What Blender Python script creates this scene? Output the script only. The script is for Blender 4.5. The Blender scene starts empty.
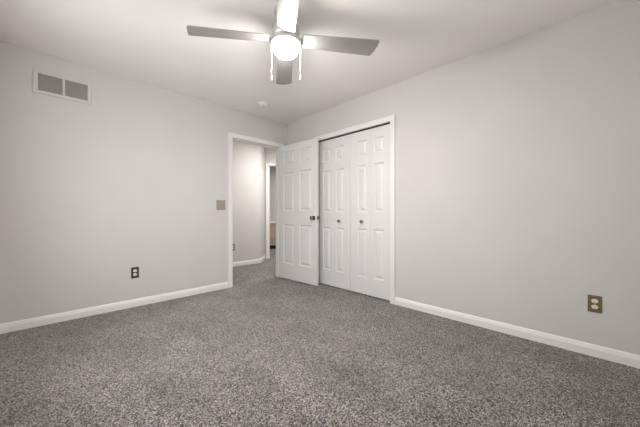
import bpy, bmesh, math, random
from mathutils import Vector, Matrix
PI = math.pi
random.seed(4)
scene = bpy.context.scene
C = scene.collection

# ------------------------------------------------------------------ camera
CAMX, CAMY, CAMZ = -2.728, -3.505, 1.003
FPX = 274.5
cd = bpy.data.cameras.new('camera')
cd.sensor_fit = 'HORIZONTAL'; cd.sensor_width = 36.0
cd.lens = FPX / 640 * 36.0
cd.clip_start = 0.02; cd.clip_end = 60
cam = bpy.data.objects.new('camera', cd); C.objects.link(cam)
cam.location = (CAMX, CAMY, CAMZ)
cam.rotation_euler = (PI/2, 0, math.atan2(.7103, .7039) - PI/2)
scene.camera = cam

# ------------------------------------------------------------------ world, view, lights
w = bpy.data.worlds.new('world'); scene.world = w; w.use_nodes = True
w.node_tree.nodes['Background'].inputs[0].default_value = (.75, .85, 1, 1)
w.node_tree.nodes['Background'].inputs[1].default_value = 0.6
scene.view_settings.view_transform = 'Standard'
scene.view_settings.look = 'None'
scene.view_settings.exposure = 0.16
scene.view_settings.gamma = 1.0
scene.view_settings.use_curve_mapping = False

def area(name, loc, direction, sx, sy, power, color=(1, 1, 1), spread=PI):
    l = bpy.data.lights.new(name, 'AREA'); l.shape = 'RECTANGLE'
    l.size = sx; l.size_y = sy; l.energy = power; l.color = color; l.spread = spread
    o = bpy.data.objects.new(name, l); C.objects.link(o)
    o.location = loc
    o.rotation_euler = Vector(direction).to_track_quat('-Z', 'Y').to_euler()
    return o
RX0, RY0, H = -3.03, -4.05, 2.44        # room: x RX0..0, y RY0..0
area('fill_back', (-2.1, RY0 + .03, 1.30), (.15, 1, .15), 1.4, 1.5, 13, (.96, .98, 1))  # added fill light, set inside the unseen back window
area('fill_side', (RX0 + .03, -1.7, 1.30), (1, 0, .12), 1.6, 1.5, 22, (.96, .98, 1))  # second added fill, at the unseen window beside the camera
area('hall_ceiling_lamp', (.30, .40, 2.40), (0, 0, -1), .36, .36, 16.5, (1, .995, .98))
area('hall_end_fill', (1.0, .55, 2.40), (0, 0, -1), .30, .30, 17, (1, .995, .98))  # added light without fixture, brightens the turned wall and farther doorway
area('vanity_room_fill', (2.1, 2.2, 2.40), (0, 0, -1), .3, .3, 26, (1, .97, .93))  # added bare light that brightens the farther room

# ------------------------------------------------------------------ materials
def mat(name, col, rough=.6, metal=0.0, spec=.5):
    m = bpy.data.materials.new(name); m.use_nodes = True
    b = m.node_tree.nodes['Principled BSDF']
    b.inputs['Base Color'].default_value = (*col, 1)
    b.inputs['Roughness'].default_value = rough
    b.inputs['Metallic'].default_value = metal
    b.inputs['Specular IOR Level'].default_value = spec
    return m, m.node_tree, b
def paint(name, col, rough, scale, bump, var=.015, spec=.3):
    m, nt, b = mat(name, col, rough, 0, spec)
    tc = nt.nodes.new('ShaderNodeTexCoord')
    n = nt.nodes.new('ShaderNodeTexNoise'); n.inputs['Scale'].default_value = scale; n.inputs['Detail'].default_value = 3
    nt.links.new(tc.outputs['Object'], n.inputs['Vector'])
    bp = nt.nodes.new('ShaderNodeBump'); bp.inputs['Strength'].default_value = bump; bp.inputs['Distance'].default_value = .002
    nt.links.new(n.outputs['Fac'], bp.inputs['Height']); nt.links.new(bp.outputs['Normal'], b.inputs['Normal'])
    n2 = nt.nodes.new('ShaderNodeTexNoise'); n2.inputs['Scale'].default_value = 2.3
    nt.links.new(tc.outputs['Object'], n2.inputs['Vector'])
    r = nt.nodes.new('ShaderNodeValToRGB')
    r.color_ramp.elements[0].position = .3; r.color_ramp.elements[1].position = .7
    r.color_ramp.elements[0].color = (*[c*(1-var) for c in col], 1)
    r.color_ramp.elements[1].color = (*[min(1, c*(1+var)) for c in col], 1)
    nt.links.new(n2.outputs['Fac'], r.inputs['Fac']); nt.links.new(r.outputs['Color'], b.inputs['Base Color'])
    return m
WALL = paint('wall_paint', (.590, .568, .543), .75, 160, .15)
CEIL = paint('ceiling_paint', (.86, .832, .797), .9, 90, .25)
TRIM = paint('trim_paint', (.78, .765, .742), .38, 60, .04, .005, .5)
DOOR = paint('door_paint', (.70, .687, .668), .42, 60, .05, .005, .5)
DARK, _, _ = mat('near_black', (.02, .019, .018), .6)  # track colour includes the gap shade; also the dark toe kick
SLOT, _, _ = mat('dark_slot', (.015, .013, .012), .8)
NICKEL, _, _ = mat('satin_nickel', (.36, .34, .31), .28, 1.0)
HANDLE, _, _ = mat('dark_nickel', (.20, .185, .165), .25, 1.0)
FANM, _, _ = mat('fan_nickel', (.62, .605, .57), .38, .85)
BLADE, _, _ = mat('blade_silver', (.36, .35, .325), .45, .5)
BRONZE, _, _ = mat('bronze_plate', (.20, .135, .075), .35, .35)
BROWN, _, _ = mat('brown_plate', (.060, .045, .034), .4, .2)
PEWTER, _, _ = mat('pewter_plate', (.37, .32, .265), .45, .25)
IVORY, _, _ = mat('ivory_plastic', (.86, .80, .68), .4)
WHITEP, _, _ = mat('white_plastic', (.78, .755, .72), .45)
VENTM = paint('vent_enamel', (.60, .58, .545), .45, 80, .03, .004)
VENTD, _, _ = mat('vent_inside', (.10, .095, .09), .8)
STONE = paint('countertop_white', (.84, .83, .80), .3, 40, .0)
GREYW = paint('grey_wall_paint', (.46, .45, .44), .75, 160, .1)
def emis(name, col, s):
    m = bpy.data.materials.new(name); m.use_nodes = True
    b = m.node_tree.nodes['Principled BSDF']
    b.inputs['Base Color'].default_value = (.9, .9, .88, 1)
    b.inputs['Emission Color'].default_value = (*col, 1); b.inputs['Emission Strength'].default_value = s
    return m
GLOBE = emis('lit_frosted_glass', (1, .975, .945), 158)
def glass():
    m, nt, b = mat('window_glass', (1, 1, 1), 0.0)
    b.inputs['Transmission Weight'].default_value = 1.0
    return m
GLASS = glass()
def wood():
    m, nt, b = mat('light_wood', (.4, .3, .2), .5)
    tc = nt.nodes.new('ShaderNodeTexCoord'); mp = nt.nodes.new('ShaderNodeMapping')
    mp.inputs['Scale'].default_value = (3, 3, 34)
    n = nt.nodes.new('ShaderNodeTexNoise'); n.inputs['Scale'].default_value = 2; n.inputs['Detail'].default_value = 5
    r = nt.nodes.new('ShaderNodeValToRGB')
    r.color_ramp.elements[0].position = .3; r.color_ramp.elements[0].color = (.36, .265, .19, 1)
    r.color_ramp.elements[1].position = .72; r.color_ramp.elements[1].color = (.68, .54, .42, 1)
    nt.links.new(tc.outputs['Object'], mp.inputs['Vector']); nt.links.new(mp.outputs['Vector'], n.inputs['Vector'])
    nt.links.new(n.outputs['Fac'], r.inputs['Fac']); nt.links.new(r.outputs['Color'], b.inputs['Base Color'])
    return m
WOOD = wood()
def carpet():
    m, nt, b = mat('carpet_pile', (.2, .19, .18), 1.0, 0, .05)
    b.inputs['Sheen Weight'].default_value = .36
    N, L = nt.nodes.new, nt.links.new
    tc = N('ShaderNodeTexCoord')
    def noise(scale, detail, rough=.5, sc=(1, 1, 1), rot=0):
        mp = N('ShaderNodeMapping'); mp.inputs['Scale'].default_value = sc; mp.inputs['Rotation'].default_value = (0, 0, rot)
        n = N('ShaderNodeTexNoise'); n.inputs['Scale'].default_value = scale
        n.inputs['Detail'].default_value = detail; n.inputs['Roughness'].default_value = rough
        L(tc.outputs['Object'], mp.inputs['Vector']); L(mp.outputs['Vector'], n.inputs['Vector'])
        return n
    def math_(op, a, bb):
        x = N('ShaderNodeMath'); x.operation = op
        for i, v in enumerate((a, bb)):
            if isinstance(v, (int, float)): x.inputs[i].default_value = v
            else: L(v, x.inputs[i])
        return x.outputs[0]
    big = noise(2.3, 3, .6, (1, 1, 1), 2.1); band = noise(1.1, 2, .5, (3.2, .7, 1), -.35); mid = noise(42, 2, .6)
    def cells(scale):
        v = N('ShaderNodeTexVoronoi'); v.inputs['Scale'].default_value = scale; v.inputs['Randomness'].default_value = 1
        L(tc.outputs['Object'], v.inputs['Vector'])
        sp = N('ShaderNodeSeparateColor'); L(v.outputs['Color'], sp.inputs[0]); return sp.outputs[0]
    f = math_('ADD', math_('MULTIPLY', cells(245), .90), math_('MULTIPLY', cells(90), .10))
    r = N('ShaderNodeValToRGB')
    e = r.color_ramp.elements
    e[0].position = .10; e[0].color = (.003, .003, .0025, 1)
    e[1].position = .92; e[1].color = (.50, .462, .405, 1)
    k = e.new(.44); k.color = (.028, .025, .021, 1)
    k = e.new(.57); k.color = (.190, .175, .151, 1)
    L(f, r.inputs['Fac'])
    g = math_('ADD', math_('MULTIPLY', big.outputs['Fac'], .9), math_('MULTIPLY', band.outputs['Fac'], .7))   # mean .8
    mr = N('ShaderNodeMapRange'); mr.inputs['From Min'].default_value = .62; mr.inputs['From Max'].default_value = .98
    mr.inputs['To Min'].default_value = .80; mr.inputs['To Max'].default_value = 1.17
    L(g, mr.inputs['Value'])
    mx = N('ShaderNodeMix'); mx.data_type = 'RGBA'; mx.blend_type = 'MULTIPLY'; mx.inputs[0].default_value = 1
    L(r.outputs['Color'], mx.inputs[6]); L(mr.outputs['Result'], mx.inputs[7])
    L(mx.outputs[2], b.inputs['Base Color'])
    bp = N('ShaderNodeBump'); bp.inputs['Strength'].default_value = .8; bp.inputs['Distance'].default_value = .006
    L(f, bp.inputs['Height']); L(bp.outputs['Normal'], b.inputs['Normal'])
    return m
CARPET = carpet()

# ------------------------------------------------------------------ mesh helpers
def box(bm, x0, x1, y0, y1, z0, z1, M=None):
    vs = [bm.verts.new(v) for v in [(x0,y0,z0),(x1,y0,z0),(x1,y1,z0),(x0,y1,z0),(x0,y0,z1),(x1,y0,z1),(x1,y1,z1),(x0,y1,z1)]]
    for f in [(3,2,1,0),(4,5,6,7),(0,1,5,4),(1,2,6,5),(2,3,7,6),(3,0,4,7)]:
        bm.faces.new([vs[i] for i in f])
    if M is not None:
        for v in vs: v.co = M @ v.co
    return vs
def lathe(bm, prof, seg=32, M=None):
    """prof: list of (r, z)"""
    rings = []
    for r, z in prof:
        if r < 1e-6: rings.append([bm.verts.new((0, 0, z))])
        else: rings.append([bm.verts.new((r*math.cos(2*PI*i/seg), r*math.sin(2*PI*i/seg), z)) for i in range(seg)])
    for a, b in zip(rings, rings[1:]):
        for i in range(seg):
            j = (i+1) % seg
            if len(a) == 1 and len(b) == 1: continue
            if len(a) == 1: bm.faces.new((a[0], b[i], b[j]))
            elif len(b) == 1: bm.faces.new((a[i], a[j], b[0]))
            else: bm.faces.new((a[i], a[j], b[j], b[i]))
    if M is not None:
        for rr in rings:
            for v in rr: v.co = M @ v.co
def obj(name, bm, m, parent=None, loc=(0,0,0), bevel=0, smooth=False, rotz=0):
    bmesh.ops.recalc_face_normals(bm, faces=bm.faces)
    me = bpy.data.meshes.new(name); bm.to_mesh(me); bm.free()
    me.materials.append(m)
    o = bpy.data.objects.new(name, me); C.objects.link(o); o.location = loc; o.rotation_euler = (0, 0, rotz)
    if parent: o.parent = parent
    if smooth:
        for p in me.polygons: p.use_smooth = True
        md = o.modifiers.new('edges', 'EDGE_SPLIT'); md.split_angle = math.radians(40)
    if bevel:
        md = o.modifiers.new('bevel', 'BEVEL'); md.width = bevel; md.segments = 2; md.limit_method = 'ANGLE'
    return o
def tag(o, label, cat=None, group=None, kind=None):
    if label: o['label'] = label
    if cat: o['category'] = cat
    if group: o['group'] = group
    if kind: o['kind'] = kind
    return o
def empty(name, loc, rotz=0, parent=None):
    o = bpy.data.objects.new(name, None); C.objects.link(o)
    o.empty_display_size = .05; o.location = loc; o.rotation_euler = (0, 0, rotz)
    if parent: o.parent = parent
    return o
def boxes(name, lst, m, label, cat, parent=None, bevel=0, kind='structure'):
    bm = bmesh.new()
    for b in lst: box(bm, *b)
    o = obj(name, bm, m, parent, bevel=bevel)
    return tag(o, label, cat, kind=kind)
def strip(bm, prof, p0, p1, nrm, m0=0.0, m1=0.0, up=(0,0,1)):
    """extrude a profile (list of (across, out)) from p0 to p1; across runs along 'up', out along nrm; m0/m1: mitre per unit across"""
    p0, p1, n, u = map(Vector, (p0, p1, nrm, up)); d = (p1-p0).normalized()
    a = [bm.verts.new(p0 + u*h + n*t - d*m0*h) for h, t in prof]
    b = [bm.verts.new(p1 + u*h + n*t + d*m1*h) for h, t in prof]
    k = len(prof)
    for i in range(k):
        j = (i+1) % k
        bm.faces.new((a[i], a[j], b[j], b[i]))
    bm.faces.new(a); bm.faces.new(b[::-1])

T = .12                                     # wall thickness
# opening of the bedroom door (in wall_left, y 0..T) and of the closet (in wall_right, x 0..T)
DX0, DX1, DH = -.944, -.134, 2.045
CY0, CY1, CH = -1.873, -.689, 2.038
HW = 1.325                                  # far wall of the hall
P = Vector((.70, 1.683)); U = Vector((.70711, -.70711)); V = Vector((.70711, .70711))   # diagonal door wall frame
MD = Matrix(((U.x, V.x, 0, P.x), (U.y, V.y, 0, P.y), (0, 0, 1, 0), (0, 0, 0, 1)))

# ------------------------------------------------------------------ structure
bm = bmesh.new(); box(bm, RX0-.15, 5.0, RY0-.15, 5.6, -.05, 0)
tag(obj('floor', bm, CARPET), 'grey brown speckled cut-pile carpet covering the whole floor', 'floor', kind='structure')
bm = bmesh.new(); box(bm, RX0-.15, 5.0, RY0-.15, 5.6, H, H+.05)
tag(obj('ceiling', bm, CEIL), 'flat off-white ceiling above the bedroom and hall', 'ceiling', kind='structure')
boxes('wall_left', [(RX0, DX0-.02, 0, T, 0, H), (DX1+.02, 2.45, 0, T, 0, H), (DX0-.02, DX1+.02, 0, T, DH+.02, H)],
      WALL, 'light greige wall with the air vent and the bedroom doorway', 'wall')
boxes('wall_right', [(0, T, RY0, CY0-.02, 0, H), (0, T, CY1+.02, 0, 0, H), (0, T, CY0-.02, CY1+.02, CH+.02, H)],
      WALL, 'light greige wall holding the closet and the bronze outlet', 'wall')
WX0, WX1, WZ0, WZ1 = -2.85, -1.35, .55, 2.05     # added window in the back wall, out of view, placed for its light
boxes('wall_back', [(RX0, WX0, RY0-T, RY0, 0, H), (WX1, T, RY0-T, RY0, 0, H), (WX0, WX1, RY0-T, RY0, 0, WZ0), (WX0, WX1, RY0-T, RY0, WZ1, H)],
      WALL, 'greige wall behind the camera, opened for an added wide window', 'wall')
VY0, VY1 = -2.5, -.9  # span of the added side window, unseen, shifted to suit the light
boxes('wall_side', [(RX0-T, RX0, RY0-T, VY0, 0, H), (RX0-T, RX0, VY1, T, 0, H), (RX0-T, RX0, VY0, VY1, 0, WZ0), (RX0-T, RX0, VY0, VY1, WZ1, H)],
      WALL, 'greige wall beside the camera, opened for an added window', 'wall')
def window(n, x0, x1, z0, z1, M, label):
    r = empty('window_%d' % n, (M @ Vector(((x0+x1)/2, 0, z0)))[:]); tag(r, label, 'window', kind='structure')
    Mi = Matrix.Translation(-r.location) @ M
    bm = bmesh.new(); t = .045
    for b in [(x0, x1, .02, .08, z0, z0+t), (x0, x1, .02, .08, z1-t, z1), (x0, x0+t, .02, .08, z0+t, z1-t), (x1-t, x1, .02, .08, z0+t, z1-t),
              ((x0+x1)/2-.02, (x0+x1)/2+.02, .03, .07, z0+t, z1-t)]:
        box(bm, *b, M=Mi)
    obj('window_frame', bm, TRIM, r)
    bm = bmesh.new(); box(bm, x0+t, x1-t, .047, .053, z0+t, z1-t, M=Mi); obj('window_pane', bm, GLASS, r)
window(1, 0, WX1-WX0, WZ0, WZ1, Matrix.Translation((WX0, RY0, 0)) @ Matrix.Diagonal((1, -1, 1, 1)), 'added white framed window, unseen behind the camera, for the fill light')
window(2, 0, VY1-VY0, WZ0, WZ1, Matrix.Translation((RX0, VY0, 0)) @ Matrix(((0, -1, 0, 0), (1, 0, 0, 0), (0, 0, 1, 0), (0, 0, 0, 1))), 'added white framed window, unseen beside the camera, for the fill light')

# hall and the room beyond it
C45 = Vector((.340, HW))                     # outer corner where the wall turns away
bm = bmesh.new()
def prism(bm, pts, z0, z1):
    a = [bm.verts.new((x, y, z0)) for x, y in pts]; b = [bm.verts.new((x, y, z1)) for x, y in pts]
    n = len(pts)
    for i in range(n):
        j = (i+1) % n; bm.faces.new((a[i], a[j], b[j], b[i]))
    bm.faces.new(a[::-1]); bm.faces.new(b)
q = P + V*.12 - U*.0
prism(bm, [(-3.0, HW), (C45.x, C45.y), (P.x, P.y), (q.x, q.y), (q.x-.17, q.y), (C45.x-.05, HW+.13), (-3.0, HW+.13)], 0, H)
tag(obj('wall_hall', bm, WALL), 'pale hall wall seen through the open bedroom doorway, turning away at its end', 'wall', kind='structure')
boxes('wall_hall_end', [(-3.12, -3.0, T, HW+.13, 0, H)], WALL, 'greige wall closing the far end of the hall', 'wall')
OU0, OU1, OH = .075, .835, 2.07
bm = bmesh.new()
for b in [(0.002, OU0-.015, 0, .115, 0, H), (OU1+.015, 2.21, 0, .115, 0, H), (OU0-.015, OU1+.015, 0, .115, OH+.015, H)]: box(bm, *b, M=MD)
tag(obj('wall_hall_diagonal', bm, WALL), 'shaded hall wall above and around the farther doorway', 'wall', kind='structure')
bm = bmesh.new()
for b in [(-.62, -.52, .12, 2.32, 0, H), (-.62, 2.2, 2.22, 2.32, 0, H), (2.1, 2.2, .12, 2.22, 0, H)]: box(bm, *b, M=MD)
tag(obj('wall_vanity_room', bm, GREYW), 'grey wall of the farther room above the wooden vanity', 'wall', kind='structure')

# closet shell
boxes('wall_closet', [(.75, .83, -2.05, -.50, 0, H), (T, .75, -2.05, -1.97, 0, H), (T, .75, -.58, -.50, 0, H)], WALL,
      'dim inside walls of the closet behind its folding doors', 'wall')

# baseboards
BP = [(0, 0), (0, .013), (.052, .013), (.062, .010), (.072, .008), (.080, .004), (.082, 0)]
def baseboard(name, pts, label, norms):
    bm = bmesh.new()
    for (a, b), n in zip(pts, norms):
        strip(bm, BP, (*a, 0), (*b, 0), (*n, 0))
    tag(obj(name, bm, TRIM), label, 'baseboard', kind='structure')
CW = .060                                    # casing width
baseboard('baseboard_left', [((RX0, 0), (DX0-CW, 0))], 'white baseboard below the wall with the vent', [(0, -1)])
baseboard('baseboard_corner', [((DX1+CW, 0), (0, 0)), ((0, 0), (0, CY1+CW))], 'short white baseboard in the corner behind the open door', [(0, -1), (-1, 0)])
baseboard('baseboard_right', [((0, CY0-CW), (0, RY0))], 'white baseboard running right from the closet', [(-1, 0)])
baseboard('baseboard_back', [((RX0, RY0), (0, RY0))], 'white baseboard below the wall behind the camera', [(0, 1)])
baseboard('baseboard_side', [((RX0, RY0), (RX0, 0))], 'white baseboard below the wall beside the camera', [(1, 0)])
baseboard('baseboard_hall', [((-3.0, HW), (C45.x+.004, HW)), ((C45.x, C45.y), (P.x, P.y))], 'white baseboard of the hall seen through the doorway',
          [(0, -1), (.70711, -.70711)])

# casings: profile across (from the opening outwards), out
CP = [(0, 0), (0, .010), (.010, .013), (.036, .015), (.050, .019), (.058, .018), (CW, .012), (CW, 0)]
def casing(name, o0, o1, h, M, label, mat_=TRIM):
    bm = bmesh.new()
    def s(p0, p1, up, m0, m1):
        strip(bm, CP, p0, p1, (0, -1, 0), m0, m1, up)
    s((o0, 0, 0), (o0, 0, h), (-1, 0, 0), 0, 1)
    s((o1, 0, 0), (o1, 0, h), (1, 0, 0), 0, 1)
    s((o0, 0, h), (o1, 0, h), (0, 0, 1), 1, 1)
    for v in bm.verts: v.co = M @ v.co
    return tag(obj(name, bm, mat_), label, 'trim', kind='structure')
def jamb(bm, o0, o1, h, d, M, stop=True, t=.02):
    for b in [(o0-t, o0, 0, d, 0, h+t), (o1, o1+t, 0, d, 0, h+t), (o0, o1, 0, d, h, h+t)]: box(bm, *b, M=M)
    if stop:
        for b in [(o0, o0+.011, .045, .080, 0, h), (o1-.011, o1, .045, .080, 0, h), (o0+.011, o1-.011, .045, .080, h-.011, h)]: box(bm, *b, M=M)
I4 = Matrix.Identity(4)
MR = Matrix(((0, 1, 0, 0), (-1, 0, 0, 0), (0, 0, 1, 0), (0, 0, 0, 1)))      # local x -> -y, local y -> +x  (closet wall)
casing('trim_1', DX0+.004, DX1-.004, DH-.004, I4, 'white casing around the bedroom doorway')
bm = bmesh.new(); jamb(bm, DX0, DX1, DH, T, I4); tag(obj('trim_2', bm, TRIM), 'white jamb lining the bedroom doorway', 'trim', kind='structure')
casing('trim_3', -CY1+.004-.006, -CY0-.004+.006, CH-.002, MR, 'white casing around the closet opening')
bm = bmesh.new(); jamb(bm, -CY1, -CY0, CH, T, MR, False); tag(obj('trim_4', bm, TRIM), 'white jamb lining the closet opening', 'trim', kind='structure')
casing('trim_5', OU0+.004, OU1-.004, OH-.004, MD, 'white casing around the farther doorway in the hall')
bm = bmesh.new(); jamb(bm, OU0, OU1, OH, .115, MD); tag(obj('trim_6', bm, TRIM), 'white jamb lining the farther doorway in the hall', 'trim', kind='structure')
boxes('trim_7', [(.022, .062, CY0+.002, CY1-.002, CH-.014, CH-.001)], DARK, 'closet door track, coloured near-black for the shade in the gap', 'trim')  # near-black colour carries the shadow in the gap above the leaves

# ------------------------------------------------------------------ panelled doors
def panel_slab(w, h, t, panels, M=I4, parts=None):
    """slab x 0..w, y 0..t, z 0..h with raised panels on both faces"""
    bm = bmesh.new()
    xs = sorted({0, w, *[p[0] for p in panels], *[p[1] for p in panels]})
    zs = sorted({0, h, *[p[2] for p in panels], *[p[3] for p in panels]})
    inside = lambda x, z: any(p[0] < x < p[1] and p[2] < z < p[3] for p in panels)
    for side, y, s in ((0, 0, 1), (1, t, -1)):
        for i in range(len(xs)-1):
            for j in range(len(zs)-1):
                if inside((xs[i]+xs[i+1])/2, (zs[j]+zs[j+1])/2): continue
                bm.faces.new([bm.verts.new(c) for c in [(xs[i], y, zs[j]), (xs[i+1], y, zs[j]), (xs[i+1], y, zs[j+1]), (xs[i], y, zs[j+1])]])
        for (a, b, c, d) in panels:
            steps = [(0, 0), (.005, .010), (.015, .0125), (.020, .012), (.044, .003), (.047, .0028)]
            prev = None
            for ins, dep in steps:
                ring = [bm.verts.new(q) for q in [(a+ins, y+s*dep, c+ins), (b-ins, y+s*dep, c+ins), (b-ins, y+s*dep, d-ins), (a+ins, y+s*dep, d-ins)]]
                if prev:
                    for k in range(4):
                        l = (k+1) % 4; bm.faces.new((prev[k], prev[l], ring[l], ring[k]))
                prev = ring
            bm.faces.new(prev)
    for f in [[(0,0,0),(0,t,0),(0,t,h),(0,0,h)], [(w,0,0),(w,t,0),(w,t,h),(w,0,h)], [(0,0,0),(w,0,0),(w,t,0),(0,t,0)], [(0,0,h),(w,0,h),(w,t,h),(0,t,h)]]:
        bm.faces.new([bm.verts.new(c) for c in f])
    bmesh.ops.remove_doubles(bm, verts=bm.verts, dist=1e-5)
    for v in bm.verts: v.co = M @ v.co
    return bm
ZP = [(.21, .80), (1.01, 1.585), (1.705, 1.89)]
# bedroom door: hinged at the right jamb, swung a little past square into the room
DW, DT = .803, .033
root = empty('door_1', (DX1+.004, -.006, 0), math.radians(-86.6))
tag(root, 'white six-panel bedroom door standing open in front of the closet', 'door', kind='structure')
# local +x runs from the hinge to the free edge; y = -DT..0 is the thickness, the face at -DT looks at the camera
ca = (.105, .105+.235); cb = (DW-.105-.235, DW-.105)
bm = panel_slab(DW, 2.028, DT, [(a, b, c, d) for a, b in (ca, cb) for c, d in [(.235, .825), (1.03, 1.61), (1.735, 1.935)]], Matrix.Translation((0, -DT, .012)))
obj('door_slab', bm, DOOR, root)
KX, KZ = DW-.058, .942
def knob_profile(r=.026):
    return [(0, 0), (.031, 0), (.031, .004), (.026, .008), (.011, .010), (.010, .026), (.016, .032), (.024, .038), (r, .048), (.024, .058), (.015, .064), (0, .066)]
for yy, sgn in ((-DT, 1), (0, -1)):
    bm = bmesh.new(); lathe(bm, knob_profile(), 28, Matrix.Translation((KX, yy, KZ)) @ Matrix.Rotation(sgn*PI/2, 4, 'X'))
    obj('door_knob', bm, HANDLE, root, smooth=True)
bm = bmesh.new(); box(bm, DW-.0005, DW+.0012, -DT+.005, -.005, KZ-.028, KZ+.028); lp = obj('latch_plate', bm, HANDLE, root)
bm = bmesh.new(); box(bm, DW+.0012, DW+.009, -DT+.011, -.011, KZ-.009, KZ+.009); obj('latch_bolt', bm, HANDLE, lp)
bm = bmesh.new()
for hz in (.18, 1.02, 1.84):
    lathe(bm, [(0, 0), (.006, 0), (.006, .09), (0, .09)], 10, Matrix.Translation((-.004, .004, hz)))
obj('hinge', bm, HANDLE, root)

# folding closet doors, two pairs; each pair = two leaves
CM = (CY0+CY1)/2                              # meeting seam
def bifold(n, sgn, label):
    r = empty('door_%d' % n, (.026, CM, 0)); tag(r, label, 'door', kind='structure')
    half = (CY1-CY0)/2 - .003
    lw = .306
    t = .028
    leaves = [(.0015, lw-.0010, .112, .252), (lw+.0010, half, .352, .494)]
    for a, b, p0, p1 in leaves:
        wd = b-a
        pan = [((p0-a), (p1-a), c, d) for c, d in ZP]
        if sgn > 0: M = Matrix(((0, 1, 0, 0), (1, 0, 0, a), (0, 0, 1, .014), (0, 0, 0, 1)))
        else: M = Matrix(((0, 1, 0, 0), (-1, 0, 0, -a), (0, 0, 1, .014), (0, 0, 0, 1)))
        bm = panel_slab(wd, 2.006, t, pan, M)
        obj('door_leaf', bm, DOOR, r)
    bm = bmesh.new()
    lathe(bm, [(0, 0), (.013, 0), (.012, .003), (.008, .006), (.008, .012), (.015, .016), (.0200, .024), (.018, .031), (.010, .035), (0, .036)], 24,
          Matrix.Translation((0, sgn*.184, .905)) @ Matrix.Rotation(-PI/2, 4, 'Y'))
    obj('door_knob', bm, HANDLE, r, smooth=True)
bifold(2, 1, 'left pair of white panelled folding closet doors, partly behind the open bedroom door')
bifold(3, -1, 'right pair of white panelled folding closet doors, next to the right wall')

# ------------------------------------------------------------------ ceiling fan
FX, FY = -1.521, -1.942
fan = empty('ceiling_fan', (FX, FY, H))
tag(fan, 'silver four-blade ceiling fan with a lit white glass bowl', 'ceiling fan')
bm = bmesh.new(); lathe(bm, [(0, 0), (.085, 0), (.085, -.008), (.070, -.045), (.045, -.060), (0, -.060)], 40); obj('canopy', bm, FANM, fan, smooth=True)
bm = bmesh.new(); lathe(bm, [(0, -.060), (.030, -.060), (.034, -.085), (.060, -.092), (.088, -.104), (.098, -.122), (.100, -.160), (.096, -.182), (.090, -.190), (0, -.190)], 48); obj('motor_housing', bm, FANM, fan, smooth=True)
bm = bmesh.new(); lathe(bm, [(0, -.190), (.088, -.190), (.104, -.200), (.108, -.228), (.105, -.236), (.084, -.238), (0, -.238)], 48); lk = obj('light_fitter', bm, FANM, fan, smooth=True)
bm = bmesh.new(); lathe(bm, [(0, -.238), (.078, -.238), (.086, -.247), (.088, -.262), (.083, -.284), (.066, -.305), (.052, -.312), (0, -.314)], 40); obj('light_bowl', bm, GLOBE, fan, smooth=True)
BZ = -.208
def blade_bm():
    bm = bmesh.new()
    N, K = 14, 8
    top, bot = [], []
    pitch = math.radians(11)
    for i in range(N+1):
        s = i/N; r = .115 + s*(.676-.115)
        w = .118 + .034*s
        cw, ccw = w*.52, w*.48
        row_t, row_b = [], []
        for k in range(K+1):
            u = k/K; y = -cw + u*(cw+ccw)
            e = 0.0
            rr = r
            if i == N: rr = r - .028*max(0, u)            # slanted tip
            if i == N and k in (0, K): rr -= .008
            # cupped cross-section, lifted towards the trailing side
            x0 = (u-.5)
            zc = .030*(x0*x0)*4*.35
            zz = -math.sin(pitch)*y + zc
            row_t.append(bm.verts.new((rr, y*math.cos(pitch), BZ+zz+.003)))
            row_b.append(bm.verts.new((rr, y*math.cos(pitch), BZ+zz-.003)))
        top.append(row_t); bot.append(row_b)
    for i in range(N):
        for k in range(K):
            bm.faces.new((top[i][k], top[i+1][k], top[i+1][k+1], top[i][k+1]))
            bm.faces.new((bot[i][k], bot[i][k+1], bot[i+1][k+1], bot[i+1][k]))
        for k in (0, K):
            bm.faces.new((top[i][k], top[i+1][k], bot[i+1][k], bot[i][k]))
    for k in range(K):
        for i in (0, N):
            bm.faces.new((top[i][k], top[i][k+1], bot[i][k+1], bot[i][k]))
    return bm
def bracket_bm():
    bm = bmesh.new()
    pts = [(.06, .026), (.12, .030), (.16, .046), (.20, .050), (.215, .040)]
    prev = None
    for x, hw in pts:
        row = []
        for y in (-hw, hw):
            z = BZ - math.sin(math.radians(11))*y*min(1, (x-.06)/.06) + .004
            row += [bm.verts.new((x, y, z)), bm.verts.new((x, y, z+.005))]
        if prev:
            a, b = prev, row
            bm.faces.new((a[0], a[2], b[2], b[0])); bm.faces.new((a[1], b[1], b[3], a[3]))
            bm.faces.new((a[0], b[0], b[1], a[1])); bm.faces.new((a[2], a[3], b[3], b[2]))
        else: bm.faces.new((row[0], row[1], row[3], row[2]))
        prev = row
    bm.faces.new((prev[0], prev[2], prev[3], prev[1]))
    return bm
b0 = obj('blade', blade_bm(), BLADE, fan, smooth=True)
k0 = obj('blade_bracket', bracket_bm(), FANM, b0)
A0 = math.radians(-44.74 + 9)
b0.rotation_euler.z = A0
for i in range(1, 4):
    b = b0.copy(); C.objects.link(b); b.parent = fan; b.rotation_euler.z = A0 + i*PI/2
    k = k0.copy(); C.objects.link(k); k.parent = b
rv = Vector((.7103, -.7039, 0))
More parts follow.
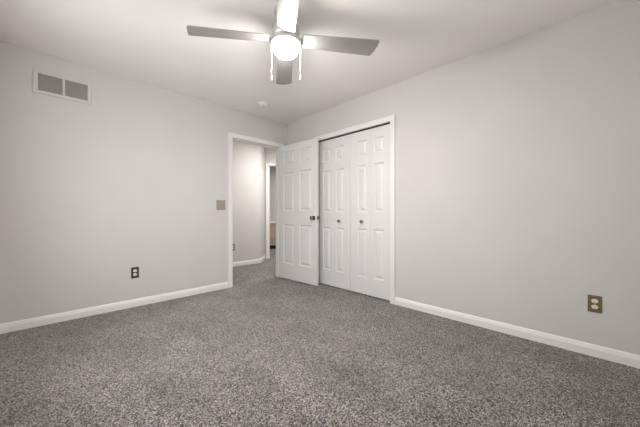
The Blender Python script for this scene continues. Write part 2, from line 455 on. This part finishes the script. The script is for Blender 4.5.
for s in (-1, 1):
    p = rv*s*.103
    bm = bmesh.new()
    lathe(bm, [(0, 0), (.0009, 0), (.0009, -.235), (0, -.235)], 8, Matrix.Translation((p.x, p.y, -.22)))
    for i in range(44):
        bmesh.ops.create_icosphere(bm, subdivisions=1, radius=.0019, matrix=Matrix.Translation((p.x, p.y, -.222-.0053*i)))
    ch = obj('pull_chain', bm, WHITEP, fan)
    bm = bmesh.new(); lathe(bm, [(0, 0), (.003, -.002), (.0055, -.012), (.006, -.026), (.003, -.032), (0, -.033)], 12, Matrix.Translation((p.x, p.y, -.453)))
    obj('chain_pull', bm, WHITEP, ch, smooth=True)

# added disk light under the closed bowl, standing in for its downward light
l = bpy.data.lights.new('bowl_downlight', 'AREA'); l.shape = 'DISK'; l.size = .10; l.energy = 16; l.color = (1, .98, .955)
lo = bpy.data.objects.new('bowl_downlight', l); C.objects.link(lo); lo.location = (FX, FY, H-.316)

# ------------------------------------------------------------------ smoke detector
sd = empty('smoke_detector', (-.728, -.438, H)); tag(sd, 'small round white smoke detector on the ceiling near the corner', 'smoke detector')
bm = bmesh.new(); lathe(bm, [(0, 0), (.072, 0), (.072, -.010), (.066, -.014), (0, -.014)], 36); obj('base', bm, WHITEP, sd, smooth=True)
bm = bmesh.new(); lathe(bm, [(0, -.014), (.058, -.014), (.060, -.026), (.050, -.037), (.030, -.040), (0, -.040)], 36); obj('cover', bm, WHITEP, sd, smooth=True)

# ------------------------------------------------------------------ wall vent
VX0, VX1, VZ0, VZ1 = -2.822, -2.424, 2.074, 2.284
vent = empty('air_vent', ((VX0+VX1)/2, 0, (VZ0+VZ1)/2)); tag(vent, 'rectangular wall-coloured air vent with two louvered halves high on the left wall', 'air vent')
cx, cz = (VX0+VX1)/2, (VZ0+VZ1)/2
bm = bmesh.new()
ox, oz = (VX1-VX0)/2, (VZ1-VZ0)/2; ix, iz = ox-.030, oz-.028
for b in [(-ox, ox, -.009, 0, iz, oz), (-ox, ox, -.009, 0, -oz, -iz), (-ox, -ix, -.009, 0, -iz, iz), (ix, ox, -.009, 0, -iz, iz), (-.0085, .0085, -.009, 0, -iz, iz)]: box(bm, *b)
obj('vent_frame', bm, VENTM, vent, bevel=.002)
bm = bmesh.new()
n = 16
for s in (-1, 1):
    xa, xb = (.0085, ix) if s > 0 else (-ix, -.0085)
    for i in range(n):
        z = -iz + (i+.5)*2*iz/n
        Mx = Matrix.Translation((0, -.0045, z)) @ Matrix.Rotation(math.radians(48), 4, 'X')
        box(bm, xa, xb, -.0045, .0045, -.0006, .0006, M=Mx)
obj('louvers', bm, VENTM, vent)
bm = bmesh.new(); box(bm, -ix, ix, -.0012, -.0002, -iz, iz); obj('vent_backing', bm, VENTD, vent)
for s in (-1, 1):
    bm = bmesh.new(); lathe(bm, [(0, .0), (.004, 0), (.003, .002), (0, .0022)], 10, Matrix.Translation((s*(ox-.013), -.009, 0)) @ Matrix.Rotation(PI/2, 4, 'X'))
    obj('screw', bm, VENTM, vent)

# ------------------------------------------------------------------ outlets and switch (local: x along the wall, y out = -y)
def outlet(loc, rotz, plate, sock, label):
    r = empty('electrical_outlet', loc, rotz); tag(r, label, 'outlet', group=None)
    bm = bmesh.new(); box(bm, -.0355, .0355, -.006, 0, -.0585, .0585); obj('wall_plate', bm, plate, r, bevel=.0025)
    bm = bmesh.new(); lathe(bm, [(0, 0), (.0035, 0), (.0028, .0015), (0, .002)], 10, Matrix.Translation((0, -.006, 0)) @ Matrix.Rotation(PI/2, 4, 'X'))
    obj('screw', bm, NICKEL, r)
    for zc in (-.0205, .0205):
        bm = bmesh.new()
        lathe(bm, [(0, 0), (.0172, 0), (.0168, .0025), (0, .0028)], 28, Matrix.Translation((0, -.006, zc)) @ Matrix.Diagonal((1, 1, .86, 1)) @ Matrix.Rotation(PI/2, 4, 'X'))
        so = obj('socket', bm, sock, r, smooth=True)
        bm = bmesh.new()
        box(bm, -.0078, -.0052, -.0094, -.0086, zc-.001, zc+.008); box(bm, .0052, .0078, -.0094, -.0086, zc+.000, zc+.007)
        lathe(bm, [(0, 0), (.0030, 0), (.0030, .0006), (0, .0006)], 12, Matrix.Translation((0, -.0088, zc-.0075)) @ Matrix.Rotation(PI/2, 4, 'X'))
        obj('slot', bm, SLOT, so)
    return r
outlet((-2.062, 0, .367), 0, BROWN, IVORY, 'dark brown outlet with white sockets low on the left wall below the vent')
outlet((0, -3.494, .369), -PI/2, BRONZE, IVORY, 'bronze outlet with ivory sockets low on the right wall')
outlet((-.255, HW, .365), 0, BROWN, IVORY, 'small outlet low on the hall wall, half hidden by the doorway casing')

sw = empty('light_switch', (-1.103, 0, 1.117)); tag(sw, 'square pewter double light switch beside the doorway', 'light switch')
bm = bmesh.new(); box(bm, -.060, .060, -.009, 0, -.064, .064); obj('wall_plate', bm, PEWTER, sw, bevel=.003)
for s in (-1, 1):
    bm = bmesh.new(); box(bm, -.005, .005, -.018, -.009, -.004, .008, M=Matrix.Translation((s*.023, 0, 0)))
    obj('switch_toggle', bm, PEWTER, sw, bevel=.001)
for s in (-1, 1):
    for z in (-.030, .030):
        bm = bmesh.new(); lathe(bm, [(0, 0), (.003, 0), (.0025, .0015), (0, .0018)], 10, Matrix.Translation((s*.023, -.009, z)) @ Matrix.Rotation(PI/2, 4, 'X'))
        obj('screw', bm, NICKEL, sw)

# ------------------------------------------------------------------ vanity seen through the farther doorway
vr = empty('vanity_cabinet', (MD @ Vector((.1, 1.93, 0)))[:], math.radians(-45))
tag(vr, 'light wooden vanity cabinet with drawers seen through the farther doorway', 'cabinet')
bm = bmesh.new(); box(bm, -.60, .80, -.27, .27, .10, .725); obj('body', bm, WOOD, vr)
bm = bmesh.new(); box(bm, -.60, .80, -.21, .27, 0, .10); obj('toe_kick', bm, DARK, vr)
for i in range(3):
    for j, (a, b) in enumerate(((-.585, -.135), (-.125, .325), (.335, .785))):
        z0 = .115 + i*.20
        bm = bmesh.new(); box(bm, a, b, -.289, -.2705, z0, z0+.190); d = obj('drawer', bm, WOOD, vr, bevel=.002)
        bm = bmesh.new(); lathe(bm, [(0, 0), (.006, 0), (.006, .014), (.013, .018), (.013, .024), (0, .027)], 14, Matrix.Translation(((a+b)/2, -.289, z0+.095)) @ Matrix.Rotation(PI/2, 4, 'X'))
        obj('drawer_knob', bm, HANDLE, d, smooth=True)
bm = bmesh.new(); box(bm, -.61, .81, -.30, .275, .725, .76); obj('countertop', bm, STONE, vr, bevel=.004)
